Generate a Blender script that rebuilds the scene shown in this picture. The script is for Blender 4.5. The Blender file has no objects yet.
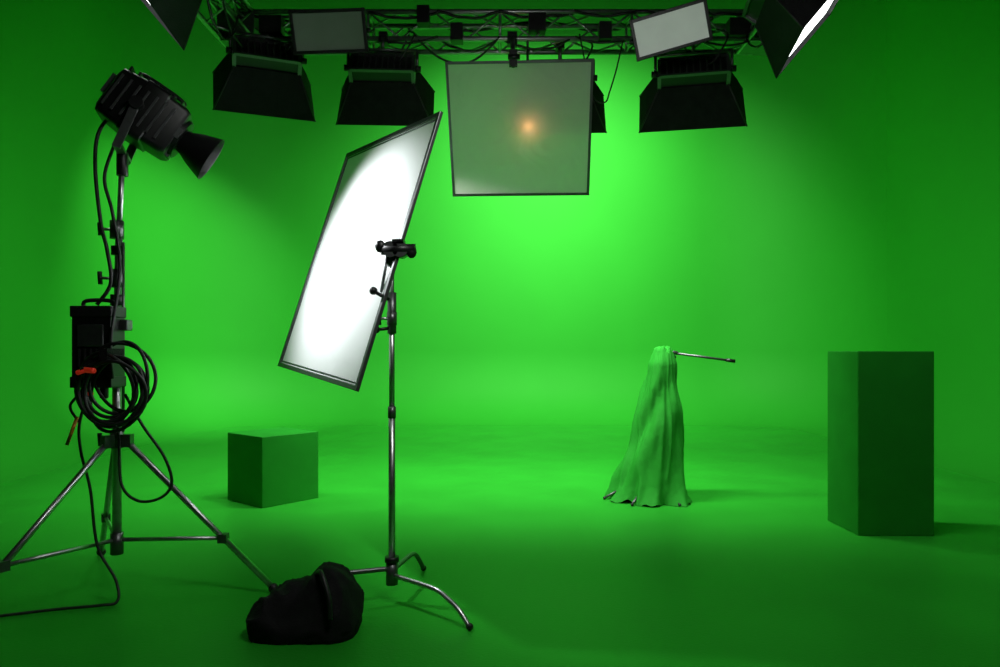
import bpy, math, random
from mathutils import Vector, Matrix, noise
random.seed(7)
V=Vector
scene=bpy.context.scene
scene.view_settings.view_transform='Standard'
try: scene.view_settings.look='None'
except Exception: pass
scene.view_settings.exposure=0.0

# ---------------------------------------------------------------- materials
def mat(name,col,rough=0.5,metal=0.0,noise_amt=0.0,nscale=8.0,bump=0.0,bscale=40.0,spec=0.5,rvar=0.0,em=0.0,emc=(0.9,1.0,0.9)):
    m=bpy.data.materials.new(name); m.use_nodes=True
    nt=m.node_tree; b=nt.nodes['Principled BSDF']
    b.inputs['Roughness'].default_value=rough; b.inputs['Metallic'].default_value=metal
    b.inputs['Specular IOR Level'].default_value=spec
    b.inputs['Base Color'].default_value=(*col,1)
    if em>0:
        b.inputs['Emission Color'].default_value=(*emc,1); b.inputs['Emission Strength'].default_value=em
    tc=nt.nodes.new('ShaderNodeTexCoord')
    if noise_amt>0:
        n=nt.nodes.new('ShaderNodeTexNoise'); n.inputs['Scale'].default_value=nscale; n.inputs['Detail'].default_value=6
        nt.links.new(tc.outputs['Object'],n.inputs['Vector'])
        r=nt.nodes.new('ShaderNodeValToRGB')
        r.color_ramp.elements[0].position=0.3; r.color_ramp.elements[1].position=0.7
        r.color_ramp.elements[0].color=(*[c*(1-noise_amt) for c in col],1)
        r.color_ramp.elements[1].color=(*[min(1,c*(1+noise_amt)) for c in col],1)
        nt.links.new(n.outputs['Fac'],r.inputs['Fac']); nt.links.new(r.outputs['Color'],b.inputs['Base Color'])
        if rvar>0:
            mr=nt.nodes.new('ShaderNodeMapRange'); mr.inputs['To Min'].default_value=rough-rvar; mr.inputs['To Max'].default_value=rough+rvar
            nt.links.new(n.outputs['Fac'],mr.inputs['Value']); nt.links.new(mr.outputs['Result'],b.inputs['Roughness'])
    if bump>0:
        n2=nt.nodes.new('ShaderNodeTexNoise'); n2.inputs['Scale'].default_value=bscale; n2.inputs['Detail'].default_value=4
        nt.links.new(tc.outputs['Object'],n2.inputs['Vector'])
        bp=nt.nodes.new('ShaderNodeBump'); bp.inputs['Strength'].default_value=bump; bp.inputs['Distance'].default_value=0.02
        nt.links.new(n2.outputs['Fac'],bp.inputs['Height']); nt.links.new(bp.outputs['Normal'],b.inputs['Normal'])
    return m
def emis(name,col,s):
    m=bpy.data.materials.new(name); m.use_nodes=True
    nt=m.node_tree; nt.nodes.clear()
    o=nt.nodes.new('ShaderNodeOutputMaterial'); e=nt.nodes.new('ShaderNodeEmission')
    e.inputs['Color'].default_value=(*col,1); e.inputs['Strength'].default_value=s
    nt.links.new(e.outputs[0],o.inputs[0]); return m
def fabric(name,col,transl,transp,bstr=0.5):
    m=bpy.data.materials.new(name); m.use_nodes=True
    nt=m.node_tree; nt.nodes.clear()
    o=nt.nodes.new('ShaderNodeOutputMaterial')
    d=nt.nodes.new('ShaderNodeBsdfDiffuse'); t=nt.nodes.new('ShaderNodeBsdfTranslucent'); tr=nt.nodes.new('ShaderNodeBsdfTransparent')
    tc=nt.nodes.new('ShaderNodeTexCoord'); n=nt.nodes.new('ShaderNodeTexNoise'); n.inputs['Scale'].default_value=3.0; n.inputs['Distortion'].default_value=1.2
    nt.links.new(tc.outputs['Object'],n.inputs['Vector'])
    bp=nt.nodes.new('ShaderNodeBump'); bp.inputs['Strength'].default_value=bstr; bp.inputs['Distance'].default_value=0.08
    nt.links.new(n.outputs['Fac'],bp.inputs['Height'])
    for s in (d,t):
        s.inputs['Color'].default_value=(*col,1); nt.links.new(bp.outputs['Normal'],s.inputs['Normal'])
    m1=nt.nodes.new('ShaderNodeMixShader'); m1.inputs[0].default_value=transl
    nt.links.new(d.outputs[0],m1.inputs[1]); nt.links.new(t.outputs[0],m1.inputs[2])
    m2=nt.nodes.new('ShaderNodeMixShader'); m2.inputs[0].default_value=transp
    nt.links.new(m1.outputs[0],m2.inputs[1]); nt.links.new(tr.outputs[0],m2.inputs[2])
    nt.links.new(m2.outputs[0],o.inputs[0]); return m

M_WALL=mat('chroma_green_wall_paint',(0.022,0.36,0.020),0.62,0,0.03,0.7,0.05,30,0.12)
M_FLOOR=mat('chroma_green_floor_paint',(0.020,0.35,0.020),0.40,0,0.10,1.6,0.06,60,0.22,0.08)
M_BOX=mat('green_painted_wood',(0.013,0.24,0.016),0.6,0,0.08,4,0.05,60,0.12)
M_CLOTH=mat('green_drape_fabric',(0.020,0.29,0.022),0.75,0,0.10,6,0.25,14,0.12)
M_BLACK=mat('black_plastic',(0.008,0.008,0.009),0.4,0,0.2,20,0,1,0.5)
M_BLKFAB=mat('black_fabric',(0.010,0.010,0.011),0.85,0,0.3,14,0.3,120,0.2)
M_RUB=mat('black_rubber',(0.012,0.012,0.013),0.5,0,0.1,10)
M_STEEL=mat('brushed_steel',(0.60,0.61,0.62),0.36,1.0,0.08,30)
M_DSTEEL=mat('dark_steel',(0.16,0.165,0.17),0.4,0.85,0.08,30)
M_ALU=mat('truss_aluminium',(0.45,0.46,0.47),0.4,0.9,0.08,20)
M_RED=mat('red_connector_selflit',(0.9,0.04,0.02),0.45,0,0.1,10,em=0.12,emc=(1,0.05,0.02))  # connectors are no lamps; weak red emission added to make them show
M_ORANGE=mat('orange_tag',(0.95,0.25,0.02),0.5,0,0.1,10)
M_DARK=mat('black_studio_wall',(0.006,0.010,0.006),0.9,0,0.1,3)
M_DIFF=mat('pale_diffuser',(0.75,0.78,0.74),0.6,0,0.05,5,em=0.15)  # weak emission added so the unlit panel face looks paler
M_DIFFD=mat('grey_diffuser',(0.20,0.26,0.20),0.6,0,0.05,5)
M_SILK=fabric('white_silk',(0.86,0.87,0.88),0.30,0.0,0.06)
M_GRID=fabric('grey_diffusion_cloth',(0.97,0.88,0.90),0.58,0.02,0.35)
M_GLOW=emis('softbox_glow',(0.93,1.0,0.95),5.0)
M_BULB=emis('warm_lamp_glow',(1.0,0.50,0.18),9.0)
M_LENS=emis('spot_lens_glow',(0.95,0.98,1.0),8.0)

# ---------------------------------------------------------------- mesh builder
def frame(d,up=V((0,0,1))):
    d=V(d).normalized()
    if abs(d.dot(up))>0.98: up=V((0,1,0))
    r=d.cross(up).normalized(); u=r.cross(d).normalized()
    return d,r,u
def smooth_path(pts,n=8):
    pts=[V(p) for p in pts]; out=[]
    P=[pts[0]]+pts+[pts[-1]]
    for i in range(1,len(P)-2):
        a,b,c,d=P[i-1],P[i],P[i+1],P[i+2]
        for k in range(n):
            t=k/n
            out.append(0.5*((2*b)+(c-a)*t+(2*a-5*b+4*c-d)*t*t+(3*b-a-3*c+d)*t**3))
    out.append(pts[-1]); return out
class MB:
    def __init__(s,name):
        s.name=name; s.v=[]; s.f=[]; s.m=[]; s.sm=[]; s.mats=[]
    def mi(s,m):
        if m not in s.mats: s.mats.append(m)
        return s.mats.index(m)
    def add(s,vs,fs,m,smooth=False):
        o=len(s.v); s.v+= [V(x) for x in vs]; k=s.mi(m)
        for f in fs:
            s.f.append([i+o for i in f]); s.m.append(k); s.sm.append(smooth)
    def loft(s,rings,m,cap0=True,cap1=True,smooth=True):
        n=len(rings[0]); vs=[p for r in rings for p in r]; fs=[]
        for i in range(len(rings)-1):
            for j in range(n):
                a=i*n+j; b=i*n+(j+1)%n; fs.append([a,b,b+n,a+n])
        s.add(vs,fs,m,smooth)
        o=len(s.v)-len(vs); k=s.mi(m)
        if cap0: s.f.append([o+j for j in reversed(range(n))]); s.m.append(k); s.sm.append(False)
        if cap1: s.f.append([o+(len(rings)-1)*n+j for j in range(n)]); s.m.append(k); s.sm.append(False)
    def cyl(s,p0,p1,r0,m,r1=None,n=14,caps=True):
        p0=V(p0);p1=V(p1); r1=r0 if r1 is None else r1
        d,r,u=frame(p1-p0)
        R=[[p+ (r*math.cos(2*math.pi*j/n)+u*math.sin(2*math.pi*j/n))*q for j in range(n)] for p,q in ((p0,r0),(p1,r1))]
        s.loft(R,m,caps,caps)
    def tube(s,path,rad,m,n=8,closed=False):
        path=[V(p) for p in path]; rings=[]; L=len(path); ref=None
        for i,p in enumerate(path):
            if closed: t=path[(i+1)%L]-path[i-1]
            else: t=path[min(i+1,L-1)]-path[max(i-1,0)]
            t.normalize()
            if ref is None: ref=frame(t)[1]
            ref=(ref-t*ref.dot(t)).normalized(); b=t.cross(ref)
            rings.append([p+(ref*math.cos(2*math.pi*j/n)+b*math.sin(2*math.pi*j/n))*rad for j in range(n)])
        if closed: rings.append(rings[0])
        s.loft(rings,m,not closed,not closed)
    def box(s,c,h,m,ax=None):
        c=V(c); X,Y,Z=ax if ax else (V((1,0,0)),V((0,1,0)),V((0,0,1)))
        vs=[c+X*h[0]*a+Y*h[1]*b+Z*h[2]*d for a in(-1,1) for b in(-1,1) for d in(-1,1)]
        fs=[[0,1,3,2],[4,6,7,5],[0,4,5,1],[2,3,7,6],[0,2,6,4],[1,5,7,3]]
        s.add(vs,fs,m)
    def ball(s,c,r,m,n=12,sc=(1,1,1)):
        c=V(c); rings=[]
        for i in range(1,n):
            a=math.pi*i/n
            rings.append([c+V((math.sin(a)*math.cos(2*math.pi*j/n)*sc[0],math.sin(a)*math.sin(2*math.pi*j/n)*sc[1],-math.cos(a)*sc[2]))*r for j in range(n)])
        s.loft(rings,m)
    def rrect(s,c,X,Y,hx,hy,cr,k=4):
        pts=[]
        for (sx,sy,a0) in ((1,1,0),(-1,1,90),(-1,-1,180),(1,-1,270)):
            for i in range(k+1):
                a=math.radians(a0+90*i/k)
                pts.append(V(c)+X*(sx*(hx-cr)+cr*math.cos(a))+Y*(sy*(hy-cr)+cr*math.sin(a)))
        return pts
    def done(s,bevel=0.0,origin=None):
        me=bpy.data.meshes.new(s.name)
        lo=V((min(v.x for v in s.v),min(v.y for v in s.v),min(v.z for v in s.v)))
        hi=V((max(v.x for v in s.v),max(v.y for v in s.v),max(v.z for v in s.v)))
        o=V(((lo.x+hi.x)/2,(lo.y+hi.y)/2,lo.z)) if origin is None else V(origin)
        me.from_pydata([v-o for v in s.v],[],s.f)
        for m in s.mats: me.materials.append(m)
        for i,p in enumerate(me.polygons): p.material_index=s.m[i]; p.use_smooth=s.sm[i]
        me.update()
        ob=bpy.data.objects.new(s.name,me); ob.location=o; scene.collection.objects.link(ob)
        if bevel>0:
            b=ob.modifiers.new('bevel','BEVEL'); b.width=bevel; b.segments=2; b.limit_method='ANGLE'; b.angle_limit=math.radians(50)
        return ob
def child(light_ob,par):
    light_ob.parent=par; light_ob.matrix_parent_inverse=Matrix.Translation(-par.location)
def aim(ob,loc,d):
    ob.location=loc; ob.rotation_mode='QUATERNION'; ob.rotation_quaternion=V(d).to_track_quat('-Z','Y')

# ---------------------------------------------------------------- room (cyclorama)
XW=6.4; YB=14.3; YG=4.0; YF=-2.5; H=8.5; RC=2.4; CV=1.35
def station_list():
    st=[]
    for i in range(15): y=YG+(YB-RC-YG)*i/14; st.append(((-XW,y),(1,0)))
    for i in range(1,17):
        a=math.pi-math.pi/2*i/16
        st.append(((-XW+RC+RC*math.cos(a),YB-RC+RC*math.sin(a)),(-math.cos(a),-math.sin(a))))
    for i in range(1,12): st.append(((-XW+RC+(2*XW-2*RC)*i/12,YB),(0,-1)))
    for i in range(0,17):
        a=math.pi/2-math.pi/2*i/16
        st.append(((XW-RC+RC*math.cos(a),YB-RC+RC*math.sin(a)),(-math.cos(a),-math.sin(a))))
    for i in range(1,15): y=YB-RC-(YB-RC-YG)*i/14; st.append(((XW,y),(-1,0)))
    return st
st=station_list()
prof=[(CV*(1-math.sin(math.pi/2*k/24)),CV*(1-math.cos(math.pi/2*k/24))) for k in range(25)]+[(0,z) for z in (1.8,2.6,4,5.5,H)]
def cyc(name,i0,i1):
    b=MB(name); vs=[];n=len(prof)
    for (p,nn) in st[i0:i1+1]:
        for (o,z) in prof: vs.append((p[0]+nn[0]*o,p[1]+nn[1]*o,z))
    fs=[]
    for i in range(i1-i0):
        for j in range(n-1):
            a=i*n+j; fs.append([a,a+1,a+n+1,a+n])
    b.add(vs,fs,M_WALL,True); return b
last=len(st)-1; k1=14; k2=last-14
for nm,i0,i1,sx in (('wall_left',0,k1,-1),('wall_back',k1,k2,0),('wall_right',k2,last,1)):
    b=cyc(nm,i0,i1)
    if sx: b.add([(sx*XW,YF,0),(sx*XW,YG,0),(sx*XW,YG,H),(sx*XW,YF,H)],[[0,1,2,3]],M_DARK)  # unseen near side walls made black to darken the foreground
    b.done()
b=MB('floor'); b.add([(-XW,YF,0),(XW,YF,0),(XW,YB,0),(-XW,YB,0)],[[0,1,2,3]],M_FLOOR); b.done()
b=MB('ceiling'); b.add([(-XW,YF,H),(XW,YF,H),(XW,YB,H),(-XW,YB,H)],[[3,2,1,0]],M_DARK); b.done()
b=MB('wall_front'); b.add([(-XW,YF,0),(XW,YF,0),(XW,YF,H),(-XW,YF,H)],[[3,2,1,0]],M_DARK); b.done()

# ---------------------------------------------------------------- green blocks
def block(name,pts,h,bev):
    b=MB(name); vs=[(x,y,0.0) for x,y in pts]+[(x,y,h) for x,y in pts]
    b.add(vs,[[3,2,1,0],[4,5,6,7],[0,1,5,4],[1,2,6,5],[2,3,7,6],[3,0,4,7]],M_BOX)
    return b.done(bev)
c0=V((-2.033,6.15)); e1=V((0.64,0.77)).normalized()*0.58; e2=V((-0.77,0.64)).normalized()*0.56
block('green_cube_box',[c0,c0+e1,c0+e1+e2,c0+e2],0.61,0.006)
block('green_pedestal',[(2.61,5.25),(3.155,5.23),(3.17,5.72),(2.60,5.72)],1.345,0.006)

# ---------------------------------------------------------------- truss
b=MB('lighting_truss')
def truss(p0,p1,w=0.26,hh=0.22,step=0.26):
    p0=V(p0);p1=V(p1); d,r,u=frame(p1-p0); L=(p1-p0).length
    cs=[r*sx*w/2+u*sz*hh/2 for sx,sz in((-1,-1),(1,-1),(1,1),(-1,1))]
    for c in cs: b.cyl(p0+c,p1+c,0.022,M_ALU,n=10)
    n=max(1,int(L/step)); 
    for i in range(n+1):
        q=p0+d*(L*i/n)
        if i<n:
            q2=p0+d*(L*(i+1)/n)
            for k in range(4):
                A,B=cs[k],cs[(k+1)%4]
                b.cyl(q+(A if i%2 else B),q2+(B if i%2 else A),0.009,M_ALU,n=6)
        if i%4==0:
            for k in range(4): b.cyl(q+cs[k],q+cs[(k+1)%4],0.012,M_ALU,n=6)
truss((-2.15,6.0,4.0),(2.15,6.0,4.0)); truss((-2.15,6.13,4.0),(-2.15,2.0,4.0)); truss((2.15,6.13,4.0),(2.15,2.0,4.0)); truss((-2.15,2.0,4.0),(2.15,2.0,4.0))
for x in(-2.15,2.15):
    for y in(2.0,6.0):
        b.box((x,y,4.0),(0.15,0.15,0.13),M_DSTEEL)
        b.cyl((x,y,4.1),(x,y,H),0.012,M_DSTEEL,n=8)
def sag(p,q,s,r=0.009,k=7):
    p=V(p);q=V(q); pts=[]
    for i in range(k+1):
        t=i/k; pts.append(p*(1-t)+q*t-V((random.uniform(-.01,.01),random.uniform(-.02,.02),s*4*t*(1-t))))
    b.tube(smooth_path(pts,4),r,M_RUB,6)
xs=[-2.1,-1.6,-1.1,-0.5,0.0,0.6,1.1,1.6,2.1]
for i in range(8):
    sag((xs[i],5.86,3.90),(xs[i+1],5.86,3.90),random.uniform(0.03,0.12)); sag((xs[i],5.86,4.11),(xs[i+1],5.86,4.10),random.uniform(0.01,0.05),0.012)
    sag((xs[i],6.14,4.12),(xs[i+1],6.14,4.12),random.uniform(-0.05,0.05),0.012)
sag((-1.2,5.86,3.92),(-0.75,5.86,3.92),0.28); sag((-0.7,5.86,3.92),(0.0,5.86,3.90),0.22); sag((0.65,5.86,3.92),(1.0,5.86,3.9),0.55,0.006)
for sx in(-1,1):
    for k in range(4): sag((sx*2.02,5.9-0.02*k,4.12),(sx*2.02,4.4+0.3*k,4.12),0.05*k,0.011)
    sag((sx*2.0,5.85,3.9),(sx*2.0,5.2,3.9),0.2); sag((sx*2.0,5.5,3.9),(sx*2.0,4.8,3.9),0.3)
for x,dz,w_ in((-1.85,0.0,0.09),(-0.35,-0.06,0.05),(0.30,0.02,0.07),(0.85,-0.05,0.05),(1.95,-0.02,0.10),(-0.62,0.08,0.05)):
    b.box((x,5.84,3.98+dz),(w_,0.05,0.07),M_BLACK)
b.done()

# ---------------------------------------------------------------- softboxes
def softbox(loc,axis,w,h,depth,up=V((0,0,1)),power=120,col=(0.97,1.0,0.93),spread=130):
    b=MB('softbox_light'); a,r,u=frame(axis,up); c=V(loc)
    rings=[]
    for t,k in((0,0.62),(0.12,0.68),(0.55,0.86),(1.0,1.0)):
        rings.append(b.rrect(c+a*depth*t,r,u,w/2*k,h/2*k*(0.8+0.2*t),0.012,2))
    b.loft(rings,M_BLKFAB,True,False,False)
    m=c+a*depth
    inner=b.rrect(m-a*0.03,r,u,w/2-0.015,h/2-0.015,0.01,2)
    b.loft([rings[-1],b.rrect(m,r,u,w/2-0.015,h/2-0.015,0.01,2),inner],M_BLKFAB,False,False,False)
    b.add(inner,[list(range(len(inner)))],M_GLOW)
    b.box(c-a*0.045,(w*0.30,0.045,h*0.22),M_BLACK,(r,a,u))
    for i in range(9):
        b.box(c-a*0.10+r*(w*0.06*(i-4)),(0.005,0.014,h*0.19),M_DSTEEL,(r,a,u))
    for sx in(-1,1):
        b.box(c-a*0.05+r*sx*w*0.31,(0.014,0.055,h*0.25),M_DSTEEL,(r,a,u))
    b.box(c-a*0.105+u*h*0.23,(w*0.31,0.012,0.012),M_DSTEEL,(r,a,u))
    b.box(c-a*0.105-u*h*0.23,(w*0.31,0.012,0.012),M_DSTEEL,(r,a,u))
    for sx in(-1,1):
        for su in (-1,1):
            b.cyl(c+r*sx*w*0.31*1.0+u*su*h*0.248,m+r*sx*w*0.5+u*su*h*0.5,0.007,M_RUB,n=6)
    piv=c-a*0.05; rh=V((r.x,r.y,0)).normalized()
    for sx in(-1,1):
        b.cyl(piv+r*sx*w*0.31,piv+r*sx*(w*0.36+0.02),0.025,M_BLACK,n=12)
        top=V((piv.x,piv.y,0))+rh*sx*w*0.345; top.z=piv.z+0.15
        q=piv+r*sx*w*0.345
        b.cyl(q,top,0.013,M_DSTEEL,n=8)
    t1=V((piv.x,piv.y,piv.z+0.15))
    b.cyl(t1-rh*w*0.35,t1+rh*w*0.35,0.013,M_DSTEEL,n=8)
    zc=max(3.90,t1.z+0.03)
    b.cyl(t1,(piv.x,piv.y,zc-0.02),0.016,M_DSTEEL,n=10)
    ty=min(max(piv.y,5.87),6.13) if abs(piv.x)<1.9 and piv.y>5 else piv.y
    b.cyl((piv.x,piv.y,zc-0.03),(piv.x,ty,zc-0.03),0.02,M_BLACK,n=8)
    b.box((piv.x,ty,zc-0.01),(0.035,0.04,0.045),M_BLACK)
    if 3<piv.y<5: b.cyl((piv.x,piv.y,zc-0.01),(2.02*(1 if piv.x>0 else -1),piv.y,3.90),0.02,M_DSTEEL,n=8)
    b.tube(smooth_path([c-a*0.1+r*0.1,c-a*0.2+V((0,0,-0.05))+r*0.16,c-a*0.18+V((0.06,0,0.15))+r*0.2,(piv.x+0.2,piv.y+0.05,3.95)]),0.008,M_RUB,6)
    ob=b.done()
    L=bpy.data.lights.new('softbox_lamp','AREA'); L.shape='RECTANGLE'; L.size=w*0.9; L.size_y=h*0.9; L.energy=power; L.color=col
    L.spread=math.radians(spread)
    lo=bpy.data.objects.new('softbox_lamp',L); scene.collection.objects.link(lo)
    lo.location=m-a*0.02; lo.rotation_mode='QUATERNION'
    rot=Matrix((r,u,-a)).transposed(); lo.rotation_quaternion=rot.to_quaternion()
    child(lo,ob); return ob
def ax(yaw,pitch):
    y=math.radians(yaw);p=math.radians(pitch)
    return V((math.sin(y)*math.cos(p),math.cos(y)*math.cos(p),-math.sin(p)))
softbox((-1.88,5.80,3.68),ax(-22,36),0.80,0.50,0.34,power=70,spread=165)
softbox((-0.95,5.86,3.60),ax(-3,36),0.80,0.48,0.32,power=90,spread=165)
softbox((0.50,6.02,3.58),ax(3,32),0.80,0.48,0.32,power=135,spread=165)
softbox((1.56,5.82,3.56),ax(12,36),0.86,0.50,0.32,power=85,spread=165)
softbox((1.82,4.75,3.72),V((0.72,-0.13,-0.62)),0.80,0.55,0.34,power=14)
softbox((-2.10,4.70,3.90),V((-0.72,-0.10,-0.62)),0.80,0.55,0.34,power=9)
# unseen softbox added on the near truss bar as low fill for the foreground
softbox((0.35,2.05,3.66),V((0.02,0.62,-0.78)),0.85,0.55,0.34,power=16,spread=150)

def added_cyc_light(loc,axis,power,w=1.0,h=0.35,spread=110):  # unseen overhead washes added to brighten the wall and back floor
    b=MB('added_wash_light'); a,r,u=frame(axis); c=V(loc)
    rings=[b.rrect(c+a*t,r,u,w/2*k,h/2*k,0.02,2) for t,k in((-0.12,0.6),(-0.05,0.85),(0.06,1.0))]
    b.loft(rings,M_BLACK,True,False,False)
    inner=b.rrect(c+a*0.03,r,u,w/2*0.95,h/2*0.93,0.02,2)
    b.add(inner,[list(range(len(inner)))],M_GLOW)
    for sx in(-1,1):
        b.cyl(c+r*sx*w*0.42,V((c.x,c.y,c.z+0.3))+r*sx*w*0.42,0.014,M_DSTEEL)
    b.cyl(V((c.x,c.y,c.z+0.3))-r*w*0.42,V((c.x,c.y,c.z+0.3))+r*w*0.42,0.014,M_DSTEEL)
    b.cyl((c.x,c.y,c.z+0.3),(c.x,c.y,H),0.02,M_DSTEEL)
    ob=b.done()
    L=bpy.data.lights.new('added_wash_lamp','AREA'); L.shape='RECTANGLE'; L.size=w*0.9; L.size_y=h*0.9; L.energy=power; L.color=(1.0,1.0,0.92); L.spread=math.radians(spread)
    lo=bpy.data.objects.new('added_wash_lamp',L); scene.collection.objects.link(lo); lo.location=c+a*0.05
    lo.rotation_mode='QUATERNION'; lo.rotation_quaternion=Matrix((r,u,-a)).transposed().to_quaternion(); child(lo,ob)
added_cyc_light((0.2,10.4,7.3),(0.05,0.70,-0.74),150,spread=105)
added_cyc_light((1.8,10.4,7.3),(0.0,0.70,-0.74),130,spread=105)
added_cyc_light((-3.9,10.9,7.4),(-0.33,0.36,-1.0),60,0.5,0.35,55)

# ---------------------------------------------------------------- small LED panels
def led(c,n,w,h,m,roll,top):
    b=MB('led_panel_light'); c=V(c); a,r,u=frame(n)
    ro=Matrix.Rotation(math.radians(roll),3,a); r=ro@r; u=ro@u
    b.box(c-a*0.03,(w/2,0.03,h/2),M_BLACK,(r,a,u))
    b.box(c+a*0.004,(w/2-0.022,0.006,h/2-0.022),m,(r,a,u))
    for s in(-1,1):
        b.box(c+a*0.008+r*s*(w/2-0.01),(0.012,0.012,h/2+0.004),M_BLACK,(r,a,u))
        b.box(c+a*0.008+u*s*(h/2-0.01),(w/2+0.004,0.012,0.012),M_BLACK,(r,a,u))
        b.cyl(c-a*0.03+r*s*w/2,c-a*0.03+r*s*(w/2+0.03),0.018,M_BLACK)
    q=c-a*0.06; b.tube(smooth_path([q-r*(w/2+0.02),q-r*(w/2+0.02)-a*0.15,q-a*0.20,q+r*(w/2+0.02)-a*0.15,q+r*(w/2+0.02)],4),0.01,M_DSTEEL,6)
    b.cyl(q-a*0.20,top,0.015,M_DSTEEL); b.cyl(q,q-a*0.2,0.03,M_BLACK)
    b.box(top,(0.04,0.04,0.04),M_BLACK)
    return b.done(0.003)
led((-1.27,5.35,3.72),(0.05,-0.9,-0.35),0.55,0.30,M_DIFFD,3,(-1.25,5.87,3.90))
led((1.27,5.35,3.73),(-0.15,-0.9,-0.30),0.56,0.29,M_DIFF,12,(1.25,5.87,3.90))

# ---------------------------------------------------------------- hanging diffusion frame
def panel_mesh(b,TL,TR,BR,BL,fm,m,rad,bulge=0.0,N=24):
    TL,TR,BR,BL=map(V,(TL,TR,BR,BL))
    nrm=(TR-TL).cross(BL-TL).normalized()
    vs=[];fs=[]
    for i in range(N+1):
        for j in range(N+1):
            s=i/N;t=j/N
            p=(TL*(1-s)+TR*s)*(1-t)+(BL*(1-s)+BR*s)*t
            e=min(s,1-s,t,1-t)
            w=noise.noise(V((s*5,t*3,bulge*9)))*0.008*min(1,e*8)
            vs.append(p+nrm*(bulge*math.sin(math.pi*s)*math.sin(math.pi*t)+w))
    for i in range(N):
        for j in range(N):
            a=i*(N+1)+j; fs.append([a,a+1,a+N+2,a+N+1])
    b.add(vs,fs,m,True)
    C=[TL,TR,BR,BL]
    for k in range(4):
        A,B=C[k],C[(k+1)%4]; d=(B-A).normalized()
        y=nrm; z=d.cross(y)
        b.box((A+B)/2,((B-A).length/2+rad,rad*0.75,rad),fm,(d,y,z))
b=MB('hanging_diffusion_frame')
TL=(-0.405,5.45,3.525);TR=(0.70,5.45,3.545);BR=(0.715,5.86,2.625);BL=(-0.375,5.86,2.615)
panel_mesh(b,TL,TR,BR,BL,M_DSTEEL,M_GRID,0.010)
b.box((0.10,5.45,3.56),(0.03,0.03,0.06),M_BLACK)
b.cyl((0.10,5.46,3.60),(0.10,5.87,3.90),0.018,M_DSTEEL); b.box((0.10,5.88,3.89),(0.04,0.04,0.05),M_BLACK)
b.cyl((0.06,5.42,3.56),(0.15,5.42,3.56),0.02,M_BLACK); b.cyl((0.10,5.43,3.50),(0.10,5.40,3.50),0.02,M_BLACK)
b.done()
b=MB('small_tungsten_lamp')
lc=V((0.225,5.73,3.13))
b.cyl(lc+V((0,0.02,0)),lc+V((0,0.16,0.0)),0.05,M_DSTEEL,0.04,20)
b.ball(lc+V((0,-0.005,0)),0.028,M_BULB)
b.cyl(lc+V((0,0.1,0.04)),(0.225,5.87,3.89),0.010,M_DSTEEL)
ob=b.done()
L=bpy.data.lights.new('tungsten_glow','POINT'); L.energy=0.07; L.color=(1,0.42,0.12); L.shadow_soft_size=0.02
lo=bpy.data.objects.new('tungsten_glow',L); scene.collection.objects.link(lo); lo.location=lc+V((0,-0.035,0)); child(lo,ob)

# ---------------------------------------------------------------- diffusion panel on C-stand
TR=V((-.3317,3.98,2.655));TL=V((-1.0946,5.185,2.754));BR=V((-.733,3.691,1.155));BL=V((-1.4958,4.895,1.2548))
b=MB('diffusion_panel'); panel_mesh(b,TL,TR,BR,BL,M_DSTEEL,M_SILK,0.014,0.0)
C=[TL,TR,BR,BL]; cen=(TL+TR+BR+BL)/4
for k in range(4):
    A,B=C[k],C[(k+1)%4]
    A2=A+(cen-A)*0.035; B2=B+(cen-B)*0.035
    b.cyl(A2,B2,0.006,M_DSTEEL,n=6)
b.done(0.003)

b=MB('c_stand'); px,py=-0.578,3.85
b.cyl((px,py,0.12),(px,py,1.02),0.0185,M_STEEL); b.cyl((px,py,1.0),(px,py,1.56),0.0155,M_STEEL); b.cyl((px,py,1.5),(px,py,1.86),0.0125,M_STEEL)
for z in(1.52,):
    b.cyl((px,py,z-0.035),(px,py,z+0.035),0.027,M_DSTEEL); b.cyl((px,py,z),(px-0.06,py-0.03,z),0.008,M_STEEL)
    b.tube([(px-0.06,py-0.03,z-0.035),(px-0.062,py-0.03,z+0.035)],0.009,M_BLACK)
b.cyl((px,py,0.99),(px,py,1.05),0.022,M_DSTEEL)
b.cyl((px,py,1.44),(px,py,1.66),0.024,M_DSTEEL)
b.cyl((px-0.01,py-0.03,1.62),(px-0.085,py-0.05,1.66),0.010,M_BLACK); b.ball((px-0.09,py-0.05,1.665),0.022,M_BLACK)
b.cyl((px,py,1.47),(px-0.07,py-0.05,1.46),0.009,M_BLACK); b.ball((px-0.075,py-0.05,1.46),0.02,M_BLACK)
b.cyl((px,py,1.80),(px,py,1.90),0.024,M_DSTEEL)
b.cyl((px-0.05,py-0.035,1.885),(px+0.13,py-0.035,1.885),0.030,M_BLACK,n=18)
b.cyl((px+0.0,py-0.06,1.885),(px+0.0,py+0.04,1.885),0.042,M_DSTEEL,n=20)
b.cyl((px+0.05,py-0.06,1.885),(px+0.05,py+0.03,1.885),0.042,M_DSTEEL,n=20)
for dx in(-0.055,0.11): b.ball((px+dx,py-0.045,1.87 if dx>0 else 1.90),0.028,M_BLACK,10,(1,0.7,1.2))
b.box((px+0.04,py-0.02,1.925),(0.03,0.04,0.012),M_BLACK)
b.cyl((px-0.02,py-0.02,1.86),(px-0.055,py-0.01,1.66),0.008,M_DSTEEL)
b.cyl((px,py,0.10),(px,py,0.22),0.032,M_DSTEEL)
b.cyl((px,py,0.22),(px,py,0.25),0.038,M_BLACK)
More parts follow.
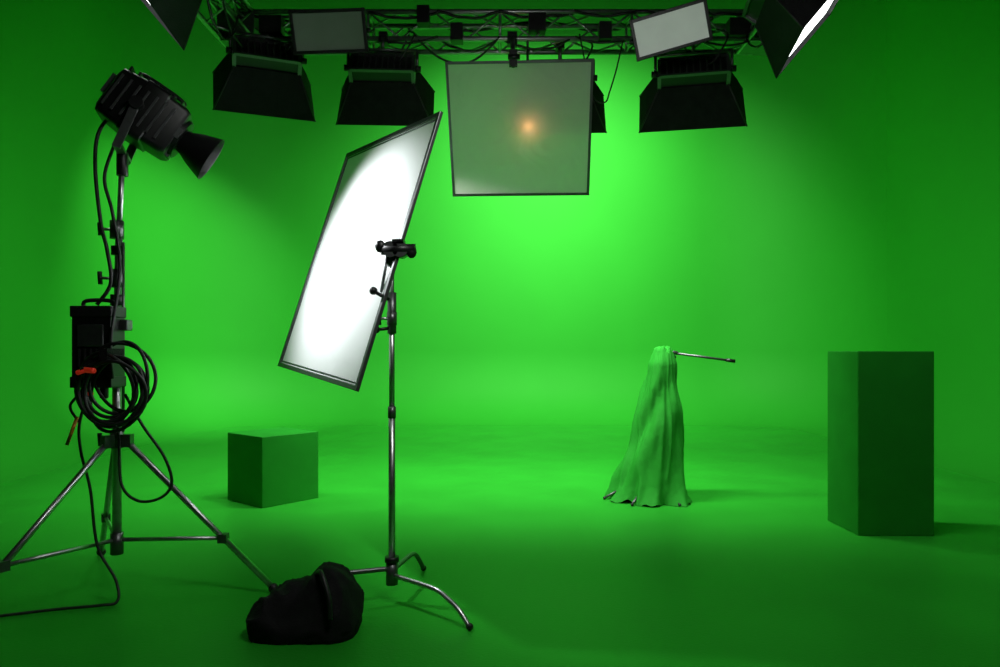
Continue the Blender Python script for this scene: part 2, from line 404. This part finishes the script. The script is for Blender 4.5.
for ang,dz in((-41,0.0),(79,0.02),(199,0.035)):
    a=math.radians(ang); d=V((math.cos(a),math.sin(a),0)); o=V((px,py,0))
    z0=0.15+dz
    b.tube(smooth_path([o+V((0,0,z0)),o+d*0.12+V((0,0,z0)),o+d*0.33+V((0,0,z0-0.003)),o+d*0.42+V((0,0,z0-0.03)),o+d*0.50+V((0,0,0.08)),o+d*0.57+V((0,0,0.016))],6),0.0135,M_STEEL if ang<0 else M_DSTEEL,10)
    b.ball(o+d*0.572+V((0,0,0.018)),0.018,M_RUB)
b.cyl((px+.03,py+.0,0.13),(px+.075,py+0.02,0.13),0.008,M_STEEL)
b.done()

# ---------------------------------------------------------------- sandbag
b=MB('sandbag'); cx,cy=-0.935,3.50
rings=[];NR=34;NA=96
for i in range(NR+1):
    t=i/NR; ring=[]
    for j in range(NA):
        th=2*math.pi*j/NA
        c,s_=math.cos(th),math.sin(th)
        e=0.50
        X=0.255*abs(c)**e*(1 if c>0 else -1); Y=0.20*abs(s_)**e*(1 if s_>0 else -1)
        k=math.sin(math.pi/2*(1-t))**0.42 if t<1 else 0.0
        k=max(k,0.02)
        k*=1.0+0.05*math.sin(math.pi*min(1,t*2.2))
        x=X*k; y=Y*k
        hgt=0.215+0.13*(1/(1+math.exp(-(x-0.02)*18)))
        hgt+= -0.03*math.exp(-((x+0.02)/0.05)**2)
        z=hgt*(t**0.8)
        q=V((x*5,y*5,z*5))
        nv=noise.noise(q)*0.018+noise.noise(V((x*12+5,y*12,z*7)))*0.012
        cr=1-abs(noise.noise(V((x*10+2+z*4,y*8+7,z*5)))*2.4)
        nv+=0.018*(max(0,cr)**2)-0.006
        z2=max(0.0,z+(nv*1.0 if t>0.06 else 0))
        f=1+nv*2.6*(1 if t>0.02 else 0.5)
        ring.append(V((cx+x*f,cy+y*f,z2)))
    rings.append(ring)
b.loft(rings,M_BLKFAB)
b.tube(smooth_path([(cx+0.06,cy-0.05,0.28),(cx+0.10,cy-0.14,0.31),(cx+0.15,cy-0.20,0.22),(cx+0.16,cy-0.21,0.12)],6),0.012,M_RUB,8)
b.done()

# ---------------------------------------------------------------- light stand
b=MB('light_stand'); mx,my=-2.128,4.0
b.cyl((mx,my,0.22),(mx,my,1.50),0.024,M_STEEL); b.cyl((mx,my,1.45),(mx+0.012,my,2.02),0.019,M_STEEL)
b.cyl((mx+0.012,my,2.0),(mx+0.03,my,2.42),0.0155,M_STEEL)
for z in(0.86,1.46,1.75,2.02):
    b.cyl((mx,my,z-0.05),(mx,my,z+0.05),0.036,M_DSTEEL)
    b.cyl((mx,my,z),(mx-0.08,my-0.03,z),0.008,M_STEEL)
    b.cyl((mx-0.075,my-0.03,z-0.035),(mx-0.08,my-0.03,z+0.035),0.012,M_BLACK)
b.cyl((mx,my,1.6),(mx+0.0,my,1.66),0.034,M_BLACK); b.cyl((mx,my,1.88),(mx,my,1.93),0.030,M_BLACK)
b.cyl((mx,my,0.22),(mx,my,0.34),0.034,M_DSTEEL)
b.cyl((mx+0.035,my,0.9),(mx+0.035,my,1.95),0.008,M_DSTEEL)
for ang in(0,124,242):
    a=math.radians(ang); d=V((math.cos(a),math.sin(a),0)); o=V((mx,my,0))
    top=o+d*0.05+V((0,0,0.85)); foot=o+d*0.87+V((0,0,0.03))
    side=V((-d.y,d.x,0))
    b.cyl(top,foot,0.017,M_STEEL,n=12)
    b.box(top,(0.035,0.022,0.035),M_DSTEEL,(d,side,V((0,0,1))))
    b.ball(foot,0.028,M_RUB)
    q=top+(foot-top)*0.66
    b.cyl(o+d*0.03+V((0,0,0.30)),q,0.012,M_STEEL,n=8)
    b.box(q,(0.025,0.024,0.025),M_DSTEEL,(d,side,V((0,0,1))))
b.done()

# ---------------------------------------------------------------- spotlight head
b=MB('studio_spotlight')
cen=V((-1.975,4.05,2.655)); pc=(TL+TR+BR+BL)/4
a,r,u=frame(pc-cen)
rings=[]
for t,hx,hy in((-0.225,0.10,0.115),(-0.21,0.125,0.14),(-0.08,0.135,0.155),(-0.075,0.142,0.162),(0.05,0.142,0.162),(0.055,0.132,0.150),(0.15,0.13,0.148),(0.18,0.12,0.135),(0.185,0.09,0.09)):
    rings.append(b.rrect(cen+a*t,r,u,hx,hy,0.030,5))
b.loft(rings,M_BLACK)
for i in range(7):
    b.box(cen+a*(-0.19+i*0.05)+u*0.158,(0.006,0.10,0.015),M_BLACK,(a,r,u))
    b.box(cen+a*(-0.19+i*0.05)+r*0.142,(0.006,0.006,0.10),M_DSTEEL,(a,r,u))
b.box(cen-a*0.235+u*0.03,(0.02,0.07,0.06),M_DSTEEL,(a,r,u))
b.cyl(cen+a*0.15,cen+a*0.205,0.125,M_BLACK,0.115,24)
f0=cen+a*0.19
n=32
def ring(c,q): return [c+(r*math.cos(2*math.pi*j/n)+u*math.sin(2*math.pi*j/n))*q for j in range(n)]
b.loft([ring(f0,0.062),ring(f0+a*0.04,0.072),ring(f0+a*0.09,0.098),ring(f0+a*0.19,0.134),ring(f0+a*0.195,0.136),ring(f0+a*0.19,0.130),ring(f0+a*0.09,0.092),ring(f0+a*0.03,0.062)],M_BLACK,True,False)
b.add(ring(f0+a*0.031,0.060),[list(range(n))],M_LENS)
for s in(-1,1): b.box(f0-a*0.02+r*s*0.11,(0.03,0.012,0.03),M_DSTEEL,(a,r,u))
b.box(f0-a*0.02-u*0.12,(0.03,0.03,0.012),M_DSTEEL,(a,r,u))
b.tube(smooth_path([cen-a*0.15+u*0.15,cen-a*0.15+u*0.19,cen+u*0.195,cen+a*0.10+u*0.185,cen+a*0.10+u*0.15],5),0.012,M_BLACK,8)
base=V((mx+0.03,my,2.42))
b.cyl(base-V((0,0,0.10)),base+V((0,0,0.03)),0.030,M_BLACK)
for s in(-1,1):
    p=cen+r*s*0.175-a*0.05
    low=base+r*s*0.175+V((0,0,0.03))
    dd=(p-low); x,y,z=frame(dd,r)
    b.box((p+low)/2,(dd.length/2+0.02,0.022,0.008),M_DSTEEL,(x,y,z))
    b.cyl(cen+r*s*0.13-a*0.05,p+r*s*0.02,0.035,M_BLACK,n=18)
b.box(base+V((0,0,0.025)),(0.18,0.022,0.010),M_DSTEEL,(r,V((-r.y,r.x,0)).normalized(),V((0,0,1))))
ob=b.done(0.003)
L=bpy.data.lights.new('spot_lamp','SPOT'); L.energy=220; L.spot_size=math.radians(92); L.spot_blend=0.9; L.shadow_soft_size=0.05; L.color=(0.95,0.98,1.0)
lo=bpy.data.objects.new('spot_lamp',L); scene.collection.objects.link(lo); aim(lo,f0+a*0.12,a); child(lo,ob)

# ---------------------------------------------------------------- ballast
b=MB('power_ballast')
bc=V((-2.19,3.93,1.37))
b.box(bc,(0.105,0.075,0.20),M_BLACK); b.box(bc+V((0,-0.002,0.19)),(0.112,0.08,0.03),M_RUB); b.box(bc+V((0,-0.002,-0.19)),(0.112,0.08,0.03),M_RUB)
b.box(bc+V((0.0,-0.08,0.06)),(0.07,0.006,0.06),M_DSTEEL)
for i in range(5): b.box(bc+V((-0.06+0.03*i,-0.08,-0.06)),(0.006,0.008,0.05),M_RUB)
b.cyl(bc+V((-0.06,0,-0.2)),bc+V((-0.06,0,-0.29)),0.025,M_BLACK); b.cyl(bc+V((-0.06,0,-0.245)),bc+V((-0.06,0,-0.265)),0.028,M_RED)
b.cyl(bc+V((0.04,-0.02,-0.2)),bc+V((0.04,-0.02,-0.28)),0.022,M_BLACK)
b.cyl(bc+V((0.0,-0.07,-0.115)),bc+V((0.08,-0.29,-0.12)),0.014,M_BLACK)
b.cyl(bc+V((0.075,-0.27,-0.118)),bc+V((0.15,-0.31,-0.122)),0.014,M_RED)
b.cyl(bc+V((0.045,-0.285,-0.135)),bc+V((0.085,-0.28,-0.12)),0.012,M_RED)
b.tube(smooth_path([bc+V((-0.08,0,0.21)),bc+V((-0.07,0,0.25)),bc+V((0.07,0,0.25)),bc+V((0.08,0,0.21))],5),0.011,M_RUB,8)
b.box(bc+V((0.095,0.05,0.12)),(0.05,0.03,0.03),M_DSTEEL)
b.done(0.006)

# ---------------------------------------------------------------- cables
b=MB('coiled_cable')
for k in range(9):
    pts=[]; R=0.13+0.045*random.random(); cx=mx+0.10+random.uniform(-0.03,0.03); cz=1.16+random.uniform(-0.05,0.05); ry=R*random.uniform(1.0,1.35); ph=random.uniform(0,6)
    tl=random.uniform(-0.3,0.3)
    for i in range(40):
        t=2*math.pi*i/40
        pts.append((cx+R*math.cos(t)+tl*0.1*math.sin(t),my-0.165-0.013*k+0.02*math.sin(2*t+ph),cz+ry*math.sin(t)*(1.0)))
    b.tube(pts,0.0095,M_RUB,8,True)
b.box((mx+0.08,my-0.20,1.33),(0.02,0.085,0.03),M_BLKFAB)
b.tube(smooth_path([(-2.12,4.0,2.70),(-2.20,3.95,2.55),(-2.215,3.94,2.35),(-2.19,3.95,2.05),(-2.15,3.94,1.90),(-2.13,3.94,1.72),(-2.20,3.93,1.60)]),0.010,M_RUB,8)
b.tube(smooth_path([(-2.12,3.97,2.50),(-2.17,3.95,2.30),(-2.12,3.94,2.1),(-2.08,3.94,1.8),(-2.07,3.83,1.4),(-2.06,3.83,1.2)]),0.009,M_RUB,8)
b.tube(smooth_path([(-1.98,3.8,1.12),(-1.90,3.83,0.95),(-1.80,3.86,0.78),(-1.76,3.86,0.64),(-1.82,3.86,0.56),(-1.95,3.88,0.54),(-2.06,3.92,0.62),(-2.09,3.95,0.85),(-2.10,3.94,1.0)]),0.008,M_RUB,8)
b.tube(smooth_path([(-2.25,3.93,1.10),(-2.29,3.92,0.95),(-2.27,3.9,0.80),(-2.22,3.9,0.60),(-2.17,3.88,0.30),(-2.06,3.86,0.12),(-2.03,3.82,0.02),(-2.10,3.78,0.012),(-2.3,3.72,0.012),(-2.6,3.60,0.012),(-2.9,3.52,0.012)]),0.008,M_RUB,8)
b.tube(smooth_path([(-2.26,3.93,1.14),(-2.34,3.92,1.05),(-2.29,3.92,0.96)]),0.008,M_RUB,8)
b.cyl((-2.29,3.90,0.99),(-2.34,3.89,0.84),0.009,M_ORANGE)
b.done()

# ---------------------------------------------------------------- draped tripod
b=MB('draped_tripod')
tx,ty,tz=1.50,6.60,1.365
rings=[];NA=180;NT=60
for i in range(NT+1):
    t=i/NT; z=tz*(1-t)
    cxx=tx-0.05*t-0.06*t**2.0; cyy=ty
    R=0.085+0.035*min(1,t*10)+0.165*t+0.075*t**2.4
    fl=max(0,(t-0.88)/0.12)
    ring=[]
    for j in range(NA):
        th=2*math.pi*j/NA
        cc,ss=math.cos(th),math.sin(th)
        f1=noise.noise(V((cc*1.7+3,ss*1.7,t*1.6)))*1.6
        f2=1-2*abs(noise.noise(V((cc*2.4,ss*2.4+4,t*1.9+2))))*1.6
        f3=noise.noise(V((cc*5,ss*5,t*5)))
        A=0.04+0.14*min(1,t*1.5)
        rr=R*(1+A*(f1*0.9+(f2-0.3)*0.7)+0.035*f3)
        rr+=fl*fl*0.045*(0.4+noise.noise(V((cc*3+9,ss*3,1)))*1.8)
        sw=math.sin(11*t+3.0*math.cos(th+0.8)+1.8*f1)
        rr+=0.022*sw*min(1,t*4)*(1-0.5*t)
        x=cxx+rr*cc*(1.04 if cc<0 else 0.90); y=cyy+rr*ss*0.95
        zz=z+ (0.004 if t>0.97 else 0)
        if t>0.9: zz=max(0.004,zz+0.03*fl*max(0,noise.noise(V((cc*5,ss*5,3)))*1.5))
        if i==0: zz+=0.03*noise.noise(V((cc*2,ss*2,0)))
        ring.append(V((x,y,zz)))
    rings.append(ring)
top=[]
for q,zz in((0.03,0.022),(0.5,0.02),(0.85,0.010)):
    top.append([V((tx,ty,tz+zz))+(p-V((tx,ty,tz)))*q for p in rings[0]])
b.loft(top+rings,M_CLOTH,True,False)
b.cyl((1.53,6.58,1.34),(1.62,6.57,1.325),0.018,M_DSTEEL); b.cyl((1.6,6.57,1.325),(2.12,6.56,1.255),0.011,M_DSTEEL); b.cyl((2.06,6.56,1.263),(2.14,6.56,1.252),0.016,M_BLACK)
b.cyl((1.57,6.57,1.33),(1.60,6.57,1.28),0.012,M_BLACK)
for ang,R in((190,0.47),(-70,0.42),(60,0.38),(235,0.46)):
    a=math.radians(ang); p=V((tx-0.09+R*math.cos(a),ty+R*math.sin(a)*0.95,0.014))
    b.cyl(p,p+V((-0.12*math.cos(a),-0.12*math.sin(a),0.06)),0.011,M_DSTEEL); b.ball(p,0.014,M_RUB)
b.done()

# ---------------------------------------------------------------- world + camera
w=bpy.data.worlds.new('studio_world'); scene.world=w; w.use_nodes=True
w.node_tree.nodes['Background'].inputs[0].default_value=(0.01,0.015,0.01,1); w.node_tree.nodes['Background'].inputs[1].default_value=0.3
cam=bpy.data.cameras.new('camera'); co=bpy.data.objects.new('camera',cam); scene.collection.objects.link(co)
cam.lens=25.92; cam.sensor_width=36; cam.shift_y=0.017; cam.clip_end=100
co.location=(0,0,1.35); co.rotation_euler=(math.radians(90),0,0)
scene.camera=co
